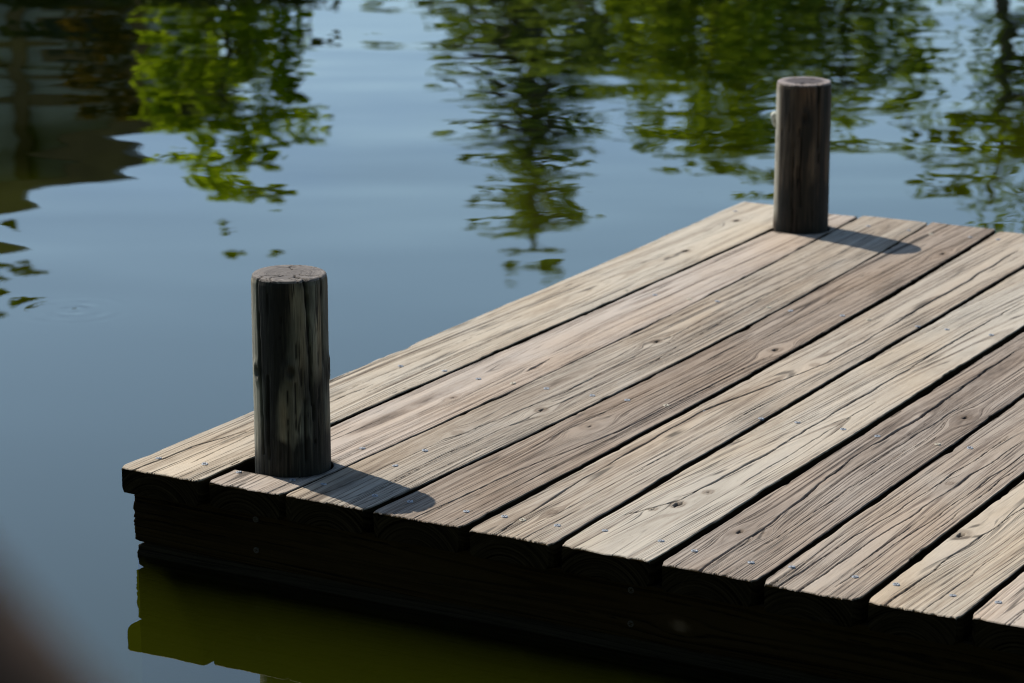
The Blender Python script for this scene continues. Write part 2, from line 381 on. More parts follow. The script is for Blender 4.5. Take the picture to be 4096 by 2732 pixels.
# ------------------------------------------------------------------ planks
def plank(name, y0, y1, xl, xr, thick, seed, nu=140, dy=.0044, cup=0.0, tilt=0.0, dz=0.0,
          knots=(), cracks=(), nrand=10, ring_f=230., D0=.03, Dslope=.01, xoff=0.0, rows_extra=(), gslope=.012, ridge=.00032, ragged=.0014, wane=.0017, dirt_at=()):
    """a weathered plank lying along +Y, its upper face near z = 0; xl(y), xr(y) are its two long edges"""
    R = np.random.default_rng(seed)
    L = y1 - y0
    rows = [np.arange(0, L, dy), np.array([0, .0006, .0014, .0025, .004, .006, .009]), L - np.array([0, .0006, .0014, .0025, .004, .006, .009])]
    for a, b in rows_extra: rows.append(np.arange(a - y0, b - y0, .0012))
    Y = np.unique(np.round(np.concatenate(rows), 5)) + y0
    nv = len(Y)
    # s across: a few samples packed into the rounded arrises
    edge = np.array([0, .0003, .0008, .0015, .0027]) / .14
    S = np.concatenate([edge, np.linspace(.0052 / .14, 1 - .0052 / .14, nu), 1 - edge[::-1]])
    ns = len(S)
    l0, r0 = xl(Y), xr(Y)
    lw = (fbm(Y * 9, 0 * Y + seed, seed, 3) - .5) * 2 * wane + (fbm(Y * 60, 0 * Y, seed + 4, 2) - .5) * .0012
    rw = (fbm(Y * 9, 0 * Y + seed, seed + 9, 3) - .5) * 2 * wane + (fbm(Y * 60, 0 * Y, seed + 7, 2) - .5) * .0012
    # small chips out of the arrises
    for arr, sg in ((lw, 1), (rw, -1)):
        for _ in range(R.integers(4, 9)):
            yc = R.uniform(y0, y1); w_ = R.uniform(.006, .03)
            arr += sg * R.uniform(.0008, .0028) * np.exp(-((Y - yc) / w_) ** 2)
    for arr, sg in ((lw, 1), (rw, -1)):
        arr += sg * R.uniform(.001, .006) * np.exp(-((Y - y0) / R.uniform(.005, .012)) ** 2) + sg * R.uniform(.001, .004) * np.exp(-((y1 - Y) / .008) ** 2)
    X = (l0 + lw)[:, None] + ((r0 + rw) - (l0 + lw))[:, None] * S[None]
    YY = np.repeat(Y[:, None], ns, 1)
    xc = (np.median(l0) + np.median(r0)) / 2
    xm = X - xc
    # growth rings of a flat sawn board
    D = D0 + Dslope * (YY - y0) + .02 * (fbm(YY * 1.1, YY * 0 + 3.3, seed + 2) - .5) + .006 * (vnoise(YY * 4, X * 12, seed + 5) - .5)
    dl = .03 * (fbm(YY * .9, YY * 0 + .7, seed + 3) - .5) + xoff + .004 * (vnoise(YY * 3.2, X * 18, seed + 8) - .5)
    gx = xm - gslope * (YY - y0 - .5)
    kmask = np.zeros_like(X); hole = np.zeros_like(X); kbump = np.zeros_like(X); kr = np.full_like(X, 9.)
    for (kx, ky, rad, hl) in knots:
        rad *= 1.12
        st = 2.6
        ddx = X - kx; ddy = YY - ky
        r2 = ddx ** 2 + (ddy / st) ** 2
        push = rad ** 2 * 2.2 / np.maximum(r2, rad ** 2)
        gx = gx - np.sign(ddx) * np.minimum(np.abs(ddx), rad * 1.5) * np.clip(push, 0, 1) * .92
        rk = np.sqrt(ddx ** 2 + (ddy / 1.5) ** 2)
        kr = np.minimum(kr, rk / rad)
        kmask = np.maximum(kmask, (1 - sstep(.7 * rad, 1.25 * rad, rk)) * (.5 + .5 * vnoise(rk * 900, rk * 0, seed)))
        if hl > 0:
            hx = np.sqrt((ddx / .8) ** 2 + (ddy / 1.9) ** 2) * (.7 + .75 * vnoise(X * 320, YY * 190, seed + 77))
            hole = np.maximum(hole, 1 - sstep(hl * .55, hl, hx))
        kbump += .0006 * np.exp(-r2 / (2 * rad * rad))
    rho = np.sqrt((gx - dl) ** 2 + D ** 2) + .22 * gx
    ring = .62 * vnoise(rho * ring_f, YY * 1.7 + seed, seed + 11) + .38 * vnoise(rho * ring_f * 2.3, YY * 3.5, seed + 12)
    inside = sstep(1.25, .8, kr)
    ring = ring * (1 - inside) + inside * vnoise(kr * 5, 0 * kr, seed + 3)
    ring = sstep(.22, .78, ring)
    rough = .55 + .9 * fbm(rho * 14, YY * 1.5, seed + 6, 2)
    h = ridge * rough * (ring - .5) * 2
    h += .00025 * (vnoise(X * 900, YY * 30, seed + 13) - .5)
    h += .0010 * (fbm(X * 18, YY * 4, seed + 14, 2) - .5) + kbump - .006 * hole
    # cracks: measured ones, then random ones that follow the grain
    crack = np.zeros_like(X)
    for (pts, wid, dep) in cracks:
        wid *= .78
        p = np.array(pts)
        cx = np.interp(YY, p[:, 1], p[:, 0]) + .0035 * (fbm(YY * 14, YY * 0 + 2, seed + 21, 3) - .5) * 2
        fade = sstep(p[0, 1] - .004, p[0, 1] + .03, YY) * sstep(p[-1, 1] + .004, p[-1, 1] - .10, YY)
        if p[0, 1] <= y0 + .03: fade = sstep(p[-1, 1] + .004, p[-1, 1] - .10, YY)
        w = wid * fade * (.45 + .8 * vnoise(YY * 11, YY * 0, seed + 22))
        m = (1 - sstep(.45, 1.0, np.abs(X - cx) / np.maximum(w, 1e-6))) * (w > 1e-4)
        crack = np.maximum(crack, m); h -= dep * m
    for j in range(nrand):
        g0 = R.uniform(gx.min() * .9, gx.max() * .9)
        ln = R.choice([.08, .16, .3, .6, 1.0]) * R.uniform(.7, 1.3)
        ya = y0 - .02 if R.random() < .35 else R.uniform(y0, y1 - ln * .5)
        yb = ya + ln
        fade = sstep(ya, ya + .05, YY) * sstep(yb, yb - .3 * ln, YY)
        if ya < y0: fade = sstep(yb, yb - .5 * ln, YY)
        cg = g0 + .0022 * (fbm(YY * 10, YY * 0 + j, seed + 40 + j, 3) - .5) * 2 + .012 * (fbm(YY * 1.3, YY * 0, seed + 3) - .5)
        w = R.uniform(.0006, .0014) * fade * (.3 + .9 * vnoise(YY * 17, YY * 0 + j, seed + 60 + j))
        m = (1 - sstep(.4, 1.0, np.abs(gx - cg) / np.maximum(w, 1e-6))) * (w > 1.5e-4)
        crack = np.maximum(crack, m * .9); h -= .0022 * m
    for (cx_, cy_, ro_) in dirt_at:
        q_ = np.sqrt((X - cx_) ** 2 + (YY - cy_) ** 2) - ro_
        crack = np.maximum(crack, sstep(.016, .001, q_ + .012 * (fbm(X * 90, YY * 60, 5, 2) - .5)) * .8)
    # arris rounding
    d = np.minimum(X - X[:, :1], X[:, -1:] - X)
    rr = .0017
    arris = np.where(d < rr, rr - np.sqrt(np.maximum(rr ** 2 - (rr - d) ** 2, 0)), 0)
    dend = np.minimum(YY - y0, y1 - YY)
    er = .0022
    arris = arris + np.where(dend < er, (er - np.sqrt(np.maximum(er ** 2 - (er - dend) ** 2, 0))) * .8, 0)
    Z = dz + cup * ((2 * S[None] - 1) ** 2 - .4) + tilt * (2 * S[None] - 1) + h - arris + .0012 * (fbm(YY * 2, YY * 0, seed + 15) - .5)
    # ragged saw cut ends that follow the rings
    e = ragged * ((ring - .5) * 1.6 + 1.4 * (fbm(X * 60, X * 0 + seed, seed + 16, 3) - .5)) + .003 * crack
    fall0 = sstep(.02, 0, YY - y0); fall1 = sstep(.02, 0, y1 - YY)
    YY2 = YY + e * fall0 - e * fall1
    side_t = np.array([.025, .2, .5, .85]); ms = len(side_t)
    zt_r = Z[:, -1]; zt_l = Z[:, 0]; zb = dz - thick
    def side(xe, zt, sg, sd):
        o = []
        for q in side_t:
            o.append((xe + sg * .0004 + (vnoise(Y * 40, Y * 0 + q * 9, sd) - .5) * .0006, zt + (zb + .002 - zt) * q))
        return o
    V = [np.stack([X, YY2, Z], -1)]
    ra = side(X[:, -1], zt_r, 0, seed + 31); la = side(X[:, 0], zt_l, 0, seed + 32)
    add = [(a, z) for a, z in ra] + [(X[:, -1] - .003, np.full(nv, zb)), (X[:, 0] + .003, np.full(nv, zb))] + [(a, z) for a, z in la[::-1]]
    extra = np.stack([np.stack([a, Y, z], -1) for a, z in add], 1)
    V = np.concatenate([V[0], extra], 1)
    n_ring = V.shape[1]; ne = extra.shape[1]
    def ext(a, v=None):
        ex = np.repeat(a[:, -1:], ne, 1) if v is None else np.full((nv, ne), v)
        return np.concatenate([a, ex], 1)
    verts = V.reshape(-1, 3)
    i = np.arange(nv - 1)[:, None] * n_ring; j = np.arange(n_ring)[None]; j2 = (j + 1) % n_ring
    quads = np.stack([i + j, i + j2, i + n_ring + j2, i + n_ring + j], -1).reshape(-1, 4)
    # end caps as fans
    c0 = verts[:n_ring].mean(0); c1 = verts[-n_ring:].mean(0)
    nb = len(verts); base = (nv - 1) * n_ring
    k = np.arange(n_ring); k2 = (k + 1) % n_ring
    capv0 = verts[:n_ring]; capv1 = verts[-n_ring:]
    verts = np.concatenate([verts, capv0, [c0], capv1, [c1]])
    t0 = np.stack([nb + k2, nb + k, np.full(n_ring, nb + n_ring)], -1)
    o1 = nb + n_ring + 1
    t1 = np.stack([o1 + k, o1 + k2, np.full(n_ring, o1 + n_ring)], -1)
    def full(a, v=None):
        f = ext(a, v).ravel()
        return np.concatenate([f, f[:n_ring], [f[:n_ring].mean()], f[-n_ring:], [f[-n_ring:].mean()]])
    gfull = np.concatenate([full(rho)[:, None], full(YY + seed * 3.7)[:, None], full(X)[:, None]], 1)
    # on the sawn ends the rings are arcs seen in x-z
    for st_, cnt in ((nb, n_ring + 1), (o1, n_ring + 1)):
        P = verts[st_:st_ + cnt]
        gfull[st_:st_ + cnt, 0] = np.sqrt((P[:, 0] - xc) ** 2 + (P[:, 2] + .06) ** 2)
    sawn = ext(sstep(.0016, .0, d) * .5, 1.0).ravel(); sawn = np.concatenate([sawn, np.ones(len(verts) - nb)])  # ends are sawn wood; sides and arrises get painted gap shade
    attrs = dict(sawn=sawn, grain=gfull, ring=full(ring), crack=np.clip(full(np.maximum(crack, hole), 0.0), 0, 1), knot=full(kmask, 0.0))
    return mesh_np(name, verts, quads, np.concatenate([t0, t1]), True, attrs), (lambda px, py: float(Z[np.abs(Y - py).argmin(), np.abs(X[np.abs(Y - py).argmin()] - px).argmin()]))

# the dock: edges between boards as measured (x at y), gap half widths
EDGE = {0: [(0, -.001), (.54, .0075), (1.2, .006), (2.2, -.001)],
        1: [(0, .1445), (.33, .149), (1.0, .160), (1.92, .1676), (2.2, .169)],
        2: [(0, .2790), (.68, .2995), (1.4, .293), (2.2, .2690)],
        3: [(0, .4235), (.82, .4548), (1.5, .444), (2.2, .4185)],
        4: [(0, .5800), (.55, .5933), (1.3, .588), (2.2, .5645)],
        5: [(0, .7235), (1.88, .7215), (2.2, .721)], 6: [(0, .8735), (1.43, .8802), (2.2, .881)],
        7: [(0, 1.0265), (1.0, 1.0255), (2.2, 1.024)], 8: [(0, 1.1700), (.6, 1.1711), (2.2, 1.172)],
        9: [(0, 1.3055), (.22, 1.308), (2.2, 1.314)], 10: [(0, 1.455), (2.2, 1.458)], 11: [(0, 1.602), (2.2, 1.604)], 12: [(0, 1.749), (2.2, 1.75)]}
GAP = {0: [0, 0], 1: [.0062, .0032], 2: [.0012, .0018], 3: [.0060, .0020], 4: [.0062, .0060], 5: [.0062, .0054], 6: [.0062, .0060],
       7: [.0054, .0052], 8: [.0056, .0054], 9: [.0058, .0055], 10: [.004, .004], 11: [.004, .004], 12: [0, 0]}
def edge_fn(k, sg):
    p = np.array(EDGE[k])
    c = np.polyfit(p[:, 0], p[:, 1], min(2, len(p) - 1))
    def f(y):
        g = np.interp(y, [0, .35, 2.2], [GAP[k][0], GAP[k][1] + (GAP[k][0] - GAP[k][1]) * .4, GAP[k][1]])
        return np.polyval(c, y) + sg * g
    return f
P1, P2 = (.216, .128), (.211, 1.988)      # the two mooring posts
PR = .0555
def notch(fn):
    def f(y):
        x = fn(y)
        for (cx, cy), ro in ((P1, PR + .002), (P2, PR + .002)):
            d = np.abs(y - cy)
            x = np.where(d < ro, np.maximum(x, cx + np.sqrt(np.maximum(ro ** 2 - d ** 2, 0))), x)
        return x
    return f

DOCK = thing('wooden_dock', 'weathered grey-brown plank dock low over the green pond water', 'dock', (.85, 1.08, WZ))
off = Vector(DOCK.location)
KNOTS = {0: [(.10, 1.687, .008, .007), (.069, 1.986, .010, .006), (.05, .36, .006, 0)],
         1: [(.26, .781, .006, 0), (.235, .56, .005, .002)],
         2: [(.363, 1.032, .010, .0055), (.394, .564, .010, .004), (.342, .392, .009, 0)],
         3: [(.500, .527, .014, .0035), (.561, 1.086, .012, .006), (.546, 1.912, .010, .006)],
         4: [(.661, 1.023, .008, 0), (.655, .12, .006, 0)],
         5: [(.792, .237, .011, .0075), (.805, .31, .008, .002), (.772, .20, .006, .002)],
         6: [(.919, .172, .009, .005), (.989, .851, .011, .004), (.928, .831, .006, .003), (.95, .18, .006, 0)],
         7: [(1.09, .52, .006, 0)],
         8: [(1.187, .306, .015, .006)], 9: [(1.40, .3, .01, 0)]}
CRACKS = {0: [([(.024, -.01), (.030, .14), (.060, .27)], .0030, .006), ([(.075, .06), (.070, .28), (.085, .60)], .0018, .004), ([(.012, .30), (.014, .62)], .0022, .004), ([(.10, .5), (.115, 1.3)], .0012, .003)],
          1: [([(.262, .755), (.258, .80), (.257, .865)], .0058, .010), ([(.235, .0), (.24, .06)], .0012, .003), ([(.19, .22), (.20, .42)], .0012, .003)],
          2: [([(.325, -.01), (.345, .33), (.376, .68), (.362, 1.37)], .0016, .004), ([(.372, .0), (.388, .38), (.414, .92), (.376, 1.74)], .0015, .004), ([(.40, -.01), (.425, .5)], .0012, .003)],
          3: [([(.496, -.01), (.516, .28), (.551, .52), (.555, .64), (.570, 1.1)], .0022, .005), ([(.47, .2), (.49, .8)], .0012, .003), ([(.52, .9), (.50, 1.6)], .0014, .003)],
          4: [([(.634, -.01), (.619, .27), (.614, .67), (.674, 1.05), (.667, 2.04)], .0032, .007), ([(.66, .0), (.675, .5), (.69, .9)], .0012, .003)],
          5: [([(.745, .15), (.785, .257), (.800, .506), (.803, .98), (.812, 1.63)], .0026, .006), ([(.83, .35), (.835, .9)], .0012, .003)],
          6: [([(.938, -.01), (.939, .23), (.919, .57), (.927, .82), (.917, 1.33)], .0032, .007), ([(.97, .1), (.975, .7)], .0014, .004), ([(.955, .5), (.96, .95)], .0016, .004)],
          7: [([(1.055, -.01), (1.072, .38), (1.085, .8)], .0022, .005), ([(1.085, .0), (1.10, .45), (1.11, .8)], .0026, .006), ([(1.12, .03), (1.13, .4), (1.135, .8)], .0020, .005), ([(1.15, .2), (1.15, .7)], .0014, .004)],
          8: [([(1.20, -.01), (1.205, .14), (1.215, .33), (1.23, .6)], .0020, .004), ([(1.25, .0), (1.262, .3)], .0014, .003)],
          9: [([(1.36, -.01), (1.365, .3)], .0012, .003)]}
Y0 = [-.003, .0045, .006, .004, .000, .002, .003, -.006, -.001, .009, .002, .0]
Y1 = [2.170, 2.148, 2.166, 2.178, 2.158, 2.170, 2.165, 2.160, 2.172, 2.165, 2.168, 2.166]
BP = [dict(D0=.02, Dslope=.012, ring_f=190), dict(D0=.045, Dslope=-.004, ring_f=170, xoff=-.01), dict(D0=.012, Dslope=.006, ring_f=240, xoff=-.03),
      dict(D0=.010, Dslope=.004, ring_f=280, xoff=-.045), dict(D0=.02, Dslope=.008, ring_f=230, xoff=-.02, gslope=.035), dict(D0=.05, Dslope=.01, ring_f=190, xoff=.03, gslope=.06),
      dict(D0=.02, Dslope=.012, ring_f=240, xoff=-.015), dict(D0=.018, Dslope=.006, ring_f=230, xoff=.0), dict(D0=.03, Dslope=.008, ring_f=220, xoff=-.03, gslope=.05),
      dict(D0=.03, ring_f=200), dict(), dict()]
CUP = [.0010, .0006, -.0006, .0008, -.0010, .0006, -.0009, .0007, .0009, .0005, 0, 0]
DZ = [.0005, 0, .0003, -.0006, .0006, .0010, -.0004, .0006, .0, .0008, 0, 0]
SCREWS = [(.023, .059), (.1, .068), (.164, .063), (.254, .07), (.304, .075), (.398, .064), (.455, .066), (.546, .068), (.605, .072), (.257, .254), (.347, .201), (.347, .287), (.063, .681), (.142, .69), (.213, .679), (.277, .68), (.688, .073), (.756, .085), (.843, .082), (.899, .07), (.985, .064), (1.041, .07), (1.128, .077), (1.186, .075), (1.264, .074), (1.325, .074), (.714, .691), (.773, .697), (.85, .696), (1.003, .697), (1.054, .699), (.908, .692), (.34, .679), (.424, .679), (.484, .684), (.551, .688), (.277, 1.338), (.33, 1.345), (.208, 1.335), (.43, 1.348), (.472, 1.35), (.568, 1.36), (.621, 1.351), (.714, 1.351), (.767, 1.355), (.848, 1.356), (.148, 1.339), (.028, 2.07), (.325, 2.07), (.598, 2.08), (.13, 2.07), (.41, 2.075), (.46, 2.07), (.54, 2.08), (.69, 2.08), (.918, 1.35), (.62, .69),
          (.635, .07)]
# screw head: polar grid with a cross recess
def screw_mesh():
    nr, ns = 9, 40
    rs = np.concatenate([[.0002], np.linspace(.0006, .0040, 6), [.0046, .0047]]); V = []; rec = []
    for i, r in enumerate(rs):
        for k in range(ns):
            a = 2 * math.pi * k / ns; x, y = r * math.cos(a), r * math.sin(a)
            cr = (abs(x) < .0007 and abs(y) < .0027) or (abs(y) < .0007 and abs(x) < .0027)
            z = .0008 - .0004 * (r / .0047) ** 2
            if i == len(rs) - 1: z = -.0022
            if cr: z -= .0014
            V.append((x, y, z)); rec.append(1.0 if cr else 0.0)
    i = np.arange(nr - 1)[:, None] * ns; k = np.arange(ns)[None]; k2 = (k + 1) % ns
    q = np.stack([i + k, i + ns + k, i + ns + k2, i + k2], -1).reshape(-1, 4)
    c = len(V); V.append((0, 0, -.0008)); rec.append(1.0)
    t = np.stack([np.full(ns, c), np.arange(ns), (np.arange(ns) + 1) % ns], -1)
    return mesh_np('screw', V, q, t, True, dict(recess=np.array(rec)), flat_tris=False)
SM = screw_mesh(); SM.materials.append(M_SCREW)
SM2 = SM.copy(); SM2.materials[0] = M_SCREW2
SM3 = SM.copy(); SM3.materials[0] = M_SCREW3
BOARDS = []
for k in range(12):
    fl, fr = edge_fn(k, 1), edge_fn(k + 1, -1)
    kw = dict(BP[k])
    if k == 1:
        fl = notch(fl); kw['rows_extra'] = [(P1[1] - .064, P1[1] + .064), (P2[1] - .064, P2[1] + .064)]
    if k in (1, 2): kw['dirt_at'] = [(P1[0], P1[1], PR), (P2[0], P2[1], PR)]  # darker ring on the boards round each post foot
    if k == 0: kw['wane'] = .0035
    me, zf = plank('deck_board', Y0[k], Y1[k], fl, fr, .038, 101 + 17 * k, cup=CUP[k], dz=DZ[k], knots=KNOTS.get(k, []), cracks=CRACKS.get(k, []),
                   nrand=[8, 4, 8, 8, 5, 3, 8, 8, 4, 5, 4, 4][k], **kw)
    b = link('deck_board', me, M_BOARD[k], DOCK, -off)
    BOARDS.append(b)
    for (sx, sy) in SCREWS:
        if EDGE[k][0][1] - .002 < sx - (np.interp(sy, *np.array(EDGE[k]).T) - EDGE[k][0][1]) and np.interp(sy, *np.array(EDGE[k]).T) <= sx < np.interp(sy, *np.array(EDGE[k + 1]).T):
            s_ = link('screw', SM2 if random.random() < .16 else SM, None, b, (sx, sy, zf(sx, sy) + .0007), (random.uniform(-.12, .12), random.uniform(-.12, .12), random.uniform(0, 3)))

# rim of the dock
def rim(name, x0, x1, zt, zb, y, thick, seed, mat, **kw):
    w = zt - zb
    f0 = lambda t: np.zeros_like(t); f1 = lambda t: np.full_like(t, w)
    me, _ = plank(name, 0, x1 - x0, f0, f1, thick, seed, nu=46, dy=.008, ridge=.0006, ragged=.003, **kw)
    o = link(name, me, mat, DOCK)
    m = Matrix(((0, 1, 0, x0), (0, 0, -1, y), (-1, 0, 0, zt), (0, 0, 0, 1)))
    o.matrix_local = Matrix.Translation(-off) @ m
    return o
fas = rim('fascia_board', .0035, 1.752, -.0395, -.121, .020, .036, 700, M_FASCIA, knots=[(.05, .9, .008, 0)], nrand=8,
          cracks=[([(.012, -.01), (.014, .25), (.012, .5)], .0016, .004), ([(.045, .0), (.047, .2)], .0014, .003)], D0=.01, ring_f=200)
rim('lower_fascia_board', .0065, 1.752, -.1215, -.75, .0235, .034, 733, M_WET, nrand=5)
for (x, z) in ((.222, -.0505), (.222, -.0975), (.83, -.052), (.83, -.1), (1.42, -.05)):
    s_ = link('screw', SM3, None, fas)
    # on the fascia's outer face: local x runs down, local y along the dock
    s_.location = (-.0395 - z, x - .0035, .0006); s_.rotation_euler = (0, 0, random.uniform(0, 3))

def box_mesh(name, x0, x1, y0, y1, z0, z1, bev=.004):
    import bmesh
    bm = bmesh.new(); bmesh.ops.create_cube(bm, size=1)
    for v in bm.verts: v.co = Vector(((x0 + x1) / 2 + v.co.x * (x1 - x0), (y0 + y1) / 2 + v.co.y * (y1 - y0), (z0 + z1) / 2 + v.co.z * (z1 - z0)))
    if bev: bmesh.ops.bevel(bm, geom=bm.edges[:], offset=bev, segments=2, affect='EDGES')
    me = bpy.data.meshes.new(name); bm.to_mesh(me); bm.free(); return me
for (yj, x0) in ((.70, .012), (1.352, .012), (2.075, .012)):
    link('joist', box_mesh('joist', x0, 1.75, yj - .019, yj + .019, -.178, -.0405), M_JOIST, DOCK, -off)
for a, b in ((.06, .678), (.722, 1.331), (1.373, 2.054)):
    link('side_board', box_mesh('side_board', .012, .048, a, b, -.165, -.0408), M_JOIST, DOCK, -off)
link('float', box_mesh('float', .168, 1.69, .028, 2.05, -1.3, -.1705, .012), M_WET, DOCK, -off)
for a, b in ((.06, .678), (.722, 1.331), (1.373, 2.054)):
    link('side_board', box_mesh('side_board', 1.70, 1.738, a, b, -.165, -.0408), M_JOIST, DOCK, -off)

# ------------------------------------------------------------------ mooring posts
def post(loc, height, label, mat, mtop, seed, cracks, knots, stain_fn, tilt=(0, 0), rim_cut=.004, tcb=0., bl_amt=0.):
    R = np.random.default_rng(seed)
    root = thing('mooring_post', label, 'post', (loc[0], loc[1], -1.0), 'round wooden mooring posts')
    nz, na = 230, 150
    zz = np.concatenate([[-1.0, -.6, -.35], np.linspace(-.2, height - rim_cut, nz)])
    A = np.arange(na) / na * 2 * math.pi
    ZZ, AA = np.meshgrid(zz, A, indexing='ij')
    arc = AA * PR
    rad = PR * (1 + .018 * (fbm(np.cos(AA) * 1.2 + 5, np.sin(AA) * 1.2 + ZZ * 3, seed, 2) - .5) - .012 * (ZZ / height) )
    h = .0007 * (vnoise(AA * 14, ZZ * 7, seed + 1) - .5) + .0006 * (vnoise(AA * 38, ZZ * 16, seed + 2) - .5)
    crack = np.zeros_like(ZZ); kn = np.zeros_like(ZZ)
    def cr(a0, z0, z1, w, dep, drift):
        nonlocal h, crack
        ac = a0 + drift * (height - ZZ) + .05 * (fbm(ZZ * 16, ZZ * 0 + a0 * 3, seed + 7, 3) - .5) * 2
        d = np.abs((AA - ac + math.pi) % (2 * math.pi) - math.pi) * PR
        fade = sstep(z0, z0 + .05, ZZ) * sstep(z1 + .002, z1 - .02, ZZ) if z1 < height - .01 else sstep(z0, z0 + .12, ZZ)
        ww = w * fade * (.5 + .7 * vnoise(ZZ * 25, ZZ * 0 + a0, seed + 8))
        m = (1 - sstep(.4, 1, d / np.maximum(ww, 1e-6))) * (ww > 2e-4)
        crack = np.maximum(crack, m); h = h - dep * m
    for c in cracks: cr(*c)
    for j in range(26):
        z1 = R.uniform(.03, height); cr(R.uniform(0, 6.28), z1 - R.uniform(.05, .2), min(z1, height - .012), R.uniform(.0007, .0013), .0015, R.uniform(-.3, .3))
    for (a0, z0, rk) in knots:
        d = np.sqrt((((AA - a0 + math.pi) % (2 * math.pi) - math.pi) * PR) ** 2 + ((ZZ - z0) / 1.7) ** 2)
        kn = np.maximum(kn, 1 - sstep(rk * .5, rk * 1.2, d)); h = h - .0025 * (1 - sstep(rk * .3, rk * .8, d)) + .0018 * np.exp(-((d - rk) / (rk * .5)) ** 2)
    r = rad + h
    top_round = sstep(height - rim_cut - .006, height - rim_cut, ZZ) * .0012
    r = r - top_round
    V = np.stack([r * np.cos(AA), r * np.sin(AA), ZZ + 1.0], -1)
    V[..., 0] += tilt[0] * ZZ; V[..., 1] += tilt[1] * ZZ
    n0 = len(zz)
    verts = V.reshape(-1, 3)
    i = np.arange(n0 - 1)[:, None] * na; k = np.arange(na)[None]; k2 = (k + 1) % na
    q = np.stack([i + k, i + k2, i + na + k2, i + na + k], -1).reshape(-1, 4)
    st = stain_fn(AA, ZZ)
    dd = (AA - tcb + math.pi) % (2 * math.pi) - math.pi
    bleach = bl_amt * sstep(-.92, -1.22, dd) * sstep(-2.6, -2.0, dd) * sstep(.01, .05, ZZ) * (1 - sstep(height - .03, height, ZZ) * .5)  # sun-lit left edge, painted as a pale strip
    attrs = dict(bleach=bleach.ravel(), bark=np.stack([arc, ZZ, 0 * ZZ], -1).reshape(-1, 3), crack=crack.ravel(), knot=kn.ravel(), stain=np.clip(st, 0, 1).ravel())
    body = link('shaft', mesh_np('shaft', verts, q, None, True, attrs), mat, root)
    # the sawn top: a disc with rounded rim, rings and radial splits
    rs = np.concatenate([[1.0, .992, .975, .95, .92], np.linspace(.88, .03, 34)])
    dz = np.concatenate([[0, .0022, .0034, .0040, .0042], np.full(34, .0043)])
    RR, A2 = np.meshgrid(rs, A, indexing='ij'); DZm = np.repeat(dz[:, None], na, 1) * rim_cut / .0043
    rt = r[-1][None] * RR
    X, Yv = rt * np.cos(A2), rt * np.sin(A2)
    wob = .003 * (fbm(X * 60 + 9, Yv * 60, seed + 3) - .5)
    rng_h = .0006 * (vnoise((rt + wob) * 520, 0 * rt, seed + 4) - .5) + .0012 * (fbm(X * 70 + 3, Yv * 70, seed + 5) - .5)
    ck = np.zeros_like(X)
    for c in list(cracks) + [(R.uniform(0, 6.28), 0, 0, .0012, 0, 0) for _ in range(5)]:
        inner = .25 if c[3] > .0015 else R.uniform(.45, .8)
        d = np.abs((A2 - c[0] - .12 * np.sin(RR * 9 + c[0]) + math.pi) % (2 * math.pi) - math.pi) * rt
        ck = np.maximum(ck, (1 - sstep(.35, 1.0, d / (c[3] * .8))) * sstep(inner, inner + .2, RR))
    Zt = height - rim_cut + DZm + rng_h * sstep(1.0, .93, RR) - .003 * ck * sstep(1., .96, RR) - .0006 * (1 - RR)
    VT = np.stack([X + tilt[0] * height, Yv + tilt[1] * height, Zt + 1.0], -1).reshape(-1, 3)
    i = np.arange(len(rs) - 1)[:, None] * na
    q = np.stack([i + k, i + k2, i + na + k2, i + na + k], -1).reshape(-1, 4)
    c = len(VT); VT = np.concatenate([VT, [[tilt[0] * height, tilt[1] * height, height + 1.0 - .001]]])
    b0 = (len(rs) - 1) * na
    t = np.stack([b0 + np.arange(na), b0 + (np.arange(na) + 1) % na, np.full(na, c)], -1)
    bk = np.concatenate([np.stack([X, Yv, rt], -1).reshape(-1, 3), [[0, 0, 0]]])
    link('sawn_top', mesh_np('sawn_top', VT, q, t, True, dict(bark=bk, crack=np.append(ck.ravel(), 1.0)), flat_tris=False), mtop, root)
    return root
TC = math.atan2(-3.327, 2.239)             # bearing of the viewer from the near post
def stain1(a, z):
    d = (a - TC + math.pi) % (2 * math.pi) - math.pi        # left of the front < 0 < right
    low = sstep(.055, .02, z - .02 * vnoise(a * 9, z * 0, 3))
    up_left = sstep(.12, .18, z) * sstep(.15, -.15, d) * sstep(-1.25, -.8, d) * .8
    mid = np.exp(-((d + .55 - .3 * (z - .15)) / .22) ** 2) * sstep(.04, .08, z) * .95
    mid2 = np.exp(-((d - .02) / .12) ** 2) * sstep(.03, .06, z) * sstep(.17, .12, z) * .8
    right = np.exp(-((d - .75) / .33) ** 2) * sstep(.16, .10, z) * .75
    knotsh = np.exp(-((d - .95) / .35) ** 2 - ((z - .155) / .03) ** 2) * .6
    pale = np.exp(-((d + .24) / .13) ** 2) * sstep(.045, .06, z) * sstep(.15, .10, z) + .8 * np.exp(-((d - .16) / .10) ** 2) * sstep(.055, .07, z) * sstep(.14, .10, z) \
        + .8 * np.exp(-((d - .80) / .22) ** 2) * sstep(.13, .16, z) * sstep(.27, .22, z) + .5 * np.exp(-((d - .2) / .2) ** 2) * sstep(.14, .19, z) * sstep(.29, .25, z) + .9 * sstep(-1.02, -1.2, d) * sstep(.02, .05, z)  # last term paints the sun-lit left edge pale
    mott = .7 * (fbm(a * 5, z * 22, 77, 3) - .5)
    return .50 + mott + low * .9 + up_left * .7 + mid + right * .8 + knotsh - pale * .95
